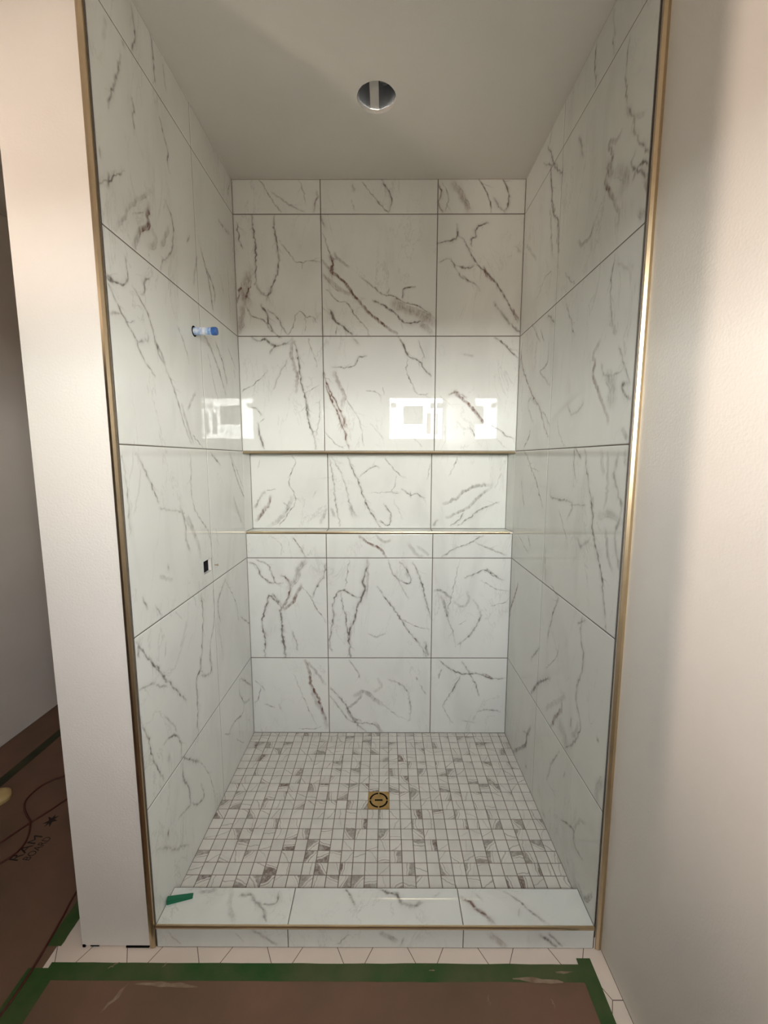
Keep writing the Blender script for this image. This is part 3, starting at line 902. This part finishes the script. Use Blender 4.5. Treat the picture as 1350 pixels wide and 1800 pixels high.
# ------------------------------------------------------------------ gold edge trims
def trim(name, x0, x1, yb, z0, z1, flip, label):
    bm = bmesh.new()
    P = [(x0, yb), (x0, yb-.0035), (x0+(x1-x0)*.45, yb-.0055), (x1-(x1-x0)*.12, yb-.0030), (x1, yb+.003), (x1, yb+.01), (x0, yb+.01)]
    prism(bm, P, 2, z0, z1)
    return tag(mesh_obj(name, bm, M_GOLD), label, 'trim', kind='structure')
t1 = trim('trim_1', -.7895, -.7695, YF, ZF+.0015, 2.5100, False, 'tall gold metal edge trim on the left corner of the shower opening')
bm = bmesh.new(); P = [(-.7895, YF), (-.7895, YF-.0035), (-.7805, YF-.0055), (-.772, YF-.003), (-.7695, YF+.003), (-.7695, YF+.01), (-.7895, YF+.01)]
prism(bm, P, 2, 2.5106, ZC); mesh_obj('upper_length', bm, M_GOLD, t1)
bm = bmesh.new(); prism(bm, [(-.7698, YF+.001), (-.7698, YF+.006), (-.7670, YF+.006), (-.7670, YF+.001)], 2, 0.0, ZC); mesh_obj('grout_joint', bm, M_GROUT, t1)
t2 = trim('trim_2', .7880, .7660, YF, ZF+.0015, ZC, True, 'tall gold metal edge trim on the right corner of the shower opening')
bm = bmesh.new(); prism(bm, [(.7663, YF+.001), (.7663, YF+.006), (.7623, YF+.006), (.7623, YF+.001)], 2, 0.0, ZC); mesh_obj('grout_joint', bm, M_GROUT, t2)
def htrim(name, x0, x1, z0, z1, yb, label):
    bm = bmesh.new(); prism(bm, [(yb-.002, z0), (yb-.004, z0+(z1-z0)*.5), (yb-.0025, z1-.002), (yb+.0012, z1), (yb+.004, z1), (yb+.004, z0)], 0, x0, x1)
    return mesh_obj(name, bm, M_GOLD)
tag(htrim('trim_3', XL+.003, XR-.003, NZ1-.001, NZ1+.012, 0, ''), 'slim gold trim along the top edge of the recessed niche', 'trim', kind='structure')
tag(htrim('trim_4', XL+.003, XR-.014, NZ0-.0125, NZ0+.0008, 0, ''), 'slim gold trim along the front edge of the niche shelf', 'trim', kind='structure')

# ------------------------------------------------------------------ curb
CT, CI = .043, -.9734
cb = empty('shower_curb', (0, (YF+CI)/2, ZF), 'low marble tiled curb with a dark gold front edge at the shower entry', 'curb')
bm = bmesh.new(); bx(bm, XL, XR, YF+.002, CI-.0005, ZF, CT-.0015); o = mesh_obj('core', bm, M_GROUT, cb)
def ptile(*a, **k):
    o = tiled(*a, **k); o.parent = cb; o.matrix_parent_inverse = cb.matrix_world.inverted(); return o
ptile('curb_top', (0, 0, CT), (1, 0, 0), (0, 1, 0), (0, 0, 1), [XL+.0005, C1, C2, XR-.0005], [YF+.003, CI], 'curbtop', gap=.0026)
ptile('curb_face', (0, YF, 0), (1, 0, 0), (0, 0, 1), (0, -1, 0), [XL+.0005, C1, C2, XR-.0005], [ZF+.0005, CT-.012], 'curbface', gap=.0026)
bm = bmesh.new(); prism(bm, [(YF-.0015, CT-.0125), (YF-.0025, CT-.005), (YF-.0012, CT-.0005), (YF+.002, CT+.0006), (YF+.0045, CT+.0006), (YF+.0045, CT-.0125)], 0, XL+.001, XR-.001)
mesh_obj('edge_trim', bm, M_GOLD, cb)

# ------------------------------------------------------------------ drain
DX, DY, DH = .002, -.512, .0525
dr = empty('floor_drain', (DX, DY, 0), 'square brass drain with a broken dark ring in the middle of the mosaic pan', 'drain')
box('drain_plate', (DX-DH, DX+DH, DY-DH, DY+DH, -.004, .0008), M_BRASS, dr, .0004)
for q in range(4):
    bm = bmesh.new(); a0 = math.pi/2*q+.075; a1 = math.pi/2*(q+1)-.075; nn_ = 14; A = []; B = []
    for k in range(nn_+1):
        a = a0+(a1-a0)*k/nn_
        A.append(bm.verts.new((DX+.0372*math.cos(a), DY+.0372*math.sin(a), .0012))); B.append(bm.verts.new((DX+.0452*math.cos(a), DY+.0452*math.sin(a), .0012)))
    for k in range(nn_): bm.faces.new((A[k], B[k], B[k+1], A[k+1]))
    r_ = bmesh.ops.extrude_face_region(bm, geom=list(bm.faces)); bmesh.ops.translate(bm, verts=[v for v in r_['geom'] if isinstance(v, bmesh.types.BMVert)], vec=(0, 0, -.0006))
    mesh_obj('slot', bm, M_DARK, dr)
box('centre_slot', (DX-.019, DX+.019, DY-.0048, DY+.0048, .0006, .0013), M_DARK, dr, .0003)

# ------------------------------------------------------------------ shower arm stub, valve, wedge
PY, PZ = -.541, 2.186
st = empty('shower_pipe_stub', (XL, PY, PZ), 'white and blue pipe stub sticking out of the left tiled wall', 'pipe')
bm = bmesh.new(); tube(bm, [(XL-.001, PY, PZ), (XL+.0015, PY, PZ)], .0215, 24, 1); mesh_obj('hole_rim', bm, M_DARK, st)
bm = bmesh.new(); tube(bm, [(XL-.0, PY, PZ), (XL+.075, PY, PZ)], .0155, 28, 1); mesh_obj('pipe', bm, M_WHITEP, st)
bm = bmesh.new(); tube(bm, [(XL+.075, PY, PZ), (XL+.079, PY, PZ), (XL+.093, PY, PZ), (XL+.097, PY, PZ)], lambda t: .0158 if t < .1 else (.0168 if t < .9 else .0145), 28, 1)
mesh_obj('end_cap', bm, M_BLUEP, st)
VY, VZ = (HOLE[0]+HOLE[1])/2, (HOLE[2]+HOLE[3])/2
vb = empty('shower_valve', (XL-.05, VY, VZ), 'shower valve body inside the small square hole in the left tiled wall', 'valve')
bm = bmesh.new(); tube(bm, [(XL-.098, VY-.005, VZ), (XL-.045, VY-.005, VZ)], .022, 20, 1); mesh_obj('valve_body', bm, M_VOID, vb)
bm = bmesh.new(); tube(bm, [(XL-.035, VY, HOLE[3]+.05), (XL-.035, VY+.003, VZ+.012)], .009, 14, 1); mesh_obj('supply_pipe', bm, M_WHITEP, vb)
sc_ = empty('wall_screw', (XL, -.452, 1.163), 'small brown screw beside the valve hole on the left tiled wall', 'screw')
bm = bmesh.new(); tube(bm, [(XL-.001, -.452, 1.163), (XL+.012, -.452, 1.163)], .0025, 8, 1); mesh_obj('shank', bm, M_WOOD, sc_)
bm = bmesh.new(); tube(bm, [(XL+.012, -.452, 1.163), (XL+.016, -.452, 1.163)], .005, 10, 1); mesh_obj('head', bm, M_WOOD, sc_)

bm = bmesh.new()
L_, W_ = .088, .022
vs = [bm.verts.new(p) for p in ((0, 0, 0), (L_, 0, 0), (L_, W_, 0), (0, W_, 0), (0, 0, .016), (L_, .003, .005), (L_, W_-.003, .005), (0, W_, .016))]
for q in ((3, 2, 1, 0), (4, 5, 6, 7), (0, 1, 5, 4), (1, 2, 6, 5), (2, 3, 7, 6), (3, 0, 4, 7)): bm.faces.new([vs[i] for i in q])
bmesh.ops.bevel(bm, geom=list(bm.edges), offset=.0012, segments=2, affect='EDGES')
wg = mesh_obj('tile_wedge', bm, M_GREEN); wg.location = (-.762, -1.041, CT); wg.rotation_euler.z = math.radians(16)
tag(wg, 'green plastic wedge lying on the left end of the marble curb', 'wedge')

# ------------------------------------------------------------------ floor protection, tape, cords
def sheet(name, pts, z, th, m_):
    bm = bmesh.new(); prism(bm, pts, 2, z, z+th); return mesh_obj(name, bm, m_)
pp = sheet('floor_paper', [(-1.115, -1.178), (.705, -1.178), (.705, YREAR+.02), (-1.115, YREAR+.02)], ZF, .0012, M_PAPER)
tag(pp, 'brown floor paper in front of the shower, edged with green tape', 'paper')
ph = sheet('floor_paper', [(XH+.003, -2.9), (-1.12, -2.9), (-1.12, -.6), (-1.06, -.6), (-1.06, 1.55), (XH+.003, 1.55)], ZF, .0012, M_PAPER)
tag(ph, 'brown floor paper with printed lettering in the hall at left', 'paper')
def tape(x0, x1, y0, y1, label, z=0., jag=.0012, m_=None):
    r_ = random.Random(int(abs(x0*917+y0*331)))
    P = []; n_ = 26
    if abs(x1-x0) > abs(y1-y0):
        P = [(x0+(x1-x0)*k/n_, y0+r_.uniform(-jag, jag)) for k in range(n_+1)]+[(x1+(x0-x1)*k/n_, y1+r_.uniform(-jag, jag)) for k in range(n_+1)]
    else:
        P = [(x1+r_.uniform(-jag, jag), y0+(y1-y0)*k/n_) for k in range(n_+1)]+[(x0+r_.uniform(-jag, jag), y1+(y0-y1)*k/n_) for k in range(n_+1)]
    return tag(sheet('masking_tape', P, ZF+.0013+z, .0004, m_ or M_TAPE), label, 'tape')
tape(-1.10, .735, -1.203, -1.153, 'green masking tape running along the front of the shower curb')
tape(.688, .736, YREAR+.03, -1.136, 'green masking tape along the right drywall wall', .0005)
tape(-1.165, -1.065, YREAR+.03, -1.170, 'green masking tape on the floor at the bottom left corner', .0009)
tape(-1.160, -1.105, -1.105, -.70, 'short green masking tape beside the foot of the left partition', .0004)
tape(-2.030, -1.975, -.42, 1.5, 'dark green masking tape along the far hall wall', .0004, m_=M_TAPED)
for a in ((-.40, -.25, -1.245, -1.205), (.47, .60, -1.212, -1.168)): pass
bm = bmesh.new()
rr = random.Random(5)
def smear(x, y, dx, dy, wd, bm):
    n_ = 7; A = []; B = []
    for k in range(n_+1):
        t = k/n_; h = wd*math.sin(math.pi*(.06+.88*t))*rr.uniform(.6, 1.2)
        px, py = x+dx*t+rr.uniform(-.004, .004), y+dy*t+rr.uniform(-.002, .002); l = math.hypot(dx, dy)
        A.append(bm.verts.new((px-dy/l*h, py+dx/l*h, 0))); B.append(bm.verts.new((px+dy/l*h, py-dx/l*h, 0)))
    for k in range(n_): bm.faces.new((B[k], B[k+1], A[k+1], A[k]))
for s in ((-.90, -1.172, .03, .02, .003), (-.715, -1.165, .006, .014, .002), (-.85, -1.285, .05, .075, .007), (-.79, -1.212, .22, -.006, .007), (.45, -1.193, .17, -.01, .008), (.36, -1.235, .003, -.03, .002), (.52, -1.31, .012, -.04, .003), (.56, -1.245, .004, -.03, .002), (.60, -1.175, .06, .0, .004), (.18, -1.172, .02, .0, .002)):
    smear(*s, bm)
for v in bm.verts: v.co.z = ZF+.0024
ds = mesh_obj('plaster_dust', bm, M_DUST, None); tag(ds, 'pale plaster dust smears on the paper and tape before the curb', 'dust', kind='stuff')

def cord(name, pts, r, m_, label):
    bm = bmesh.new(); tube(bm, [(x, y_, ZF+z) for x, y_, z in pts], r, 10, 10)
    return tag(mesh_obj(name, bm, m_, smooth=True), label, 'cord')
h = .0055
cord('power_cord', [(-1.20, .35, h), (-1.50, -.10, h), (-1.683, -.299, h), (-1.732, -.336, h), (-1.766, -.387, h), (-1.769, -.461, h), (-1.739, -.514, h), (-1.677, -.57, h+.004), (-1.632, -.606, h+.008), (-1.587, -.67, h), (-1.565, -.74, h), (-1.593, -.806, h), (-1.66, -.90, h), (-1.80, -1.05, h)], .0042, M_CORD, 'dark red cord looping over another cord on the hall floor paper')
cord('power_cord', [(-1.28, .0, h), (-1.45, -.27, h), (-1.562, -.461, h), (-1.594, -.53, h), (-1.632, -.601, h), (-1.664, -.671, h), (-1.690, -.73, h), (-1.78, -.90, h), (-1.95, -1.15, h)], .0042, M_CORD, 'dark red cord running straight under the looped cord in the hall')
cord('power_cord', [(-1.19, -.55, h), (-1.187, -.75, h), (-1.185, -.918, h), (-1.169, -1.015, h), (-1.152, -1.133, h), (-1.145, -1.22, h), (-1.148, -1.297, h), (-1.17, -1.5, h)], .0038, M_CORD, 'dark cord on the floor beside the foot of the left partition')
bm = bmesh.new(); tube(bm, [(-1.905, -.47, ZF+.0015), (-1.905, -.47, ZF+.004), (-1.905, -.47, ZF+.03), (-1.905, -.47, ZF+.046)], lambda t: .048 if t < .3 else (.052 if t < .8 else .03), 28, 1)
bmesh.ops.bevel(bm, geom=list(bm.edges), offset=.003, segments=2, affect='EDGES')
tag(mesh_obj('round_cap', bm, M_CREAM, smooth=True), 'cream round object on the hall floor at the left edge', 'cap')

# printed lettering and mark on the hall paper
def text(body, size, loc, rz, parent, sx=1.0):
    cu = bpy.data.curves.new('lettering', 'FONT'); cu.body = body; cu.size = size; cu.extrude = .0001; cu.offset = 0
    tmp = bpy.data.objects.new('tmp', cu); COL.objects.link(tmp); bpy.context.view_layer.update()
    me = bpy.data.meshes.new_from_object(tmp.evaluated_get(bpy.context.evaluated_depsgraph_get()))
    bpy.data.objects.remove(tmp); me.materials.clear(); me.materials.append(M_INK)
    me.transform(Matrix.Translation(loc) @ Matrix.Rotation(rz, 4, 'Z') @ Matrix.Diagonal((sx, 1, 1, 1)))
    return link('printed_lettering', me, parent)
text('RAM', .060, (-1.535, -.795, ZF+.0014), math.radians(83), ph, 1.05)
text('BOARD', .048, (-1.487, -.790, ZF+.0014), math.radians(83), ph, .70)
bm = bmesh.new(); rr = random.Random(9)
c_ = bm.verts.new((-1.548, -.588, ZF+.0016)); vs = []
for k in range(14):
    a = 2*math.pi*k/14; q = (.034 if k % 2 == 0 else .014)*rr.uniform(.8, 1.15); vs.append(bm.verts.new((-1.548+q*math.cos(a)*.9, -.588+q*math.sin(a)*1.3, ZF+.0016)))
for k in range(14): bm.faces.new((c_, vs[k], vs[(k+1) % 14]))
mesh_obj('printed_emblem', bm, M_INK, ph)

# ------------------------------------------------------------------ warm fill lamps added out of view for the right wall and partition
wlp = empty('added_fill_lamp', (-4.2, -.70, ZF), 'added warm fill lamp on a tripod in the room left of the hall', 'lamp')
LPZ = 1.55
bm = bmesh.new(); tube(bm, [(-4.2, -.70, ZF+.35), (-4.2, -.70, LPZ-.1)], .014, 12, 1); mesh_obj('pole', bm, M_DARK, wlp)
for k in range(3):
    a = 2*math.pi*k/3; bm = bmesh.new(); tube(bm, [(-4.2, -.70, ZF+.45), (-4.2+.38*math.cos(a), -.70+.38*math.sin(a), ZF+.012)], .010, 10, 1); mesh_obj('leg', bm, M_DARK, wlp)
box('fill_lamp_head', (-4.32, -4.23, -.80, -.60, LPZ-.1, LPZ+.08), M_CREAM, wlp, .01)
def fill_lamp_head(loc, aim, energy, size, nm):
    l = bpy.data.lights.new(nm, 'SPOT'); l.energy = energy; l.color = (1.0, .82, .69); l.spot_size = math.radians(size); l.spot_blend = .9; l.shadow_soft_size = .10
    o_ = bpy.data.objects.new(nm, l); COL.objects.link(o_); o_.location = loc; o_.rotation_euler = (Vector(aim)-Vector(loc)).to_track_quat('-Z', 'Y').to_euler()
wl2 = empty('added_fill_lamp', (-2.15, -2.35, ZF), 'added warm fill lamp on a tall tripod in the left rear corner behind the camera', 'lamp')  # second unseen lamp, added to warm the upper partition face
bm = bmesh.new(); tube(bm, [(-2.15, -2.35, ZF+.35), (-2.15, -2.35, 2.2)], .014, 12, 1); mesh_obj('pole', bm, M_DARK, wl2)
for k in range(3):
    a = 2*math.pi*k/3; bm = bmesh.new(); tube(bm, [(-2.15, -2.35, ZF+.45), (-2.15+.38*math.cos(a), -2.35+.38*math.sin(a), ZF+.012)], .010, 10, 1); mesh_obj('leg', bm, M_DARK, wl2)
box('fill_lamp_head', (-2.25, -2.18, -2.45, -2.27, 2.15, 2.32), M_CREAM, wl2, .01)
fill_lamp_head((-2.12, -2.32, 2.25), (-1.0, -1.11, 2.50), FILL_LAMP2, 38, 'added_fill_light')
sp = bpy.data.lights.new('added_fill_light', 'SPOT'); sp.energy = FILL_LAMP; sp.color = (1.0, .79, .66); sp.spot_size = math.radians(52); sp.spot_blend = .9; sp.shadow_soft_size = .08  # added spot that warms the near part of the right wall
so = bpy.data.objects.new('added_fill_light', sp); COL.objects.link(so); so.location = (-4.17, -.70, LPZ)
so.rotation_euler = (Vector((.787, -1.95, 2.6))-so.location).to_track_quat('-Z', 'Y').to_euler()
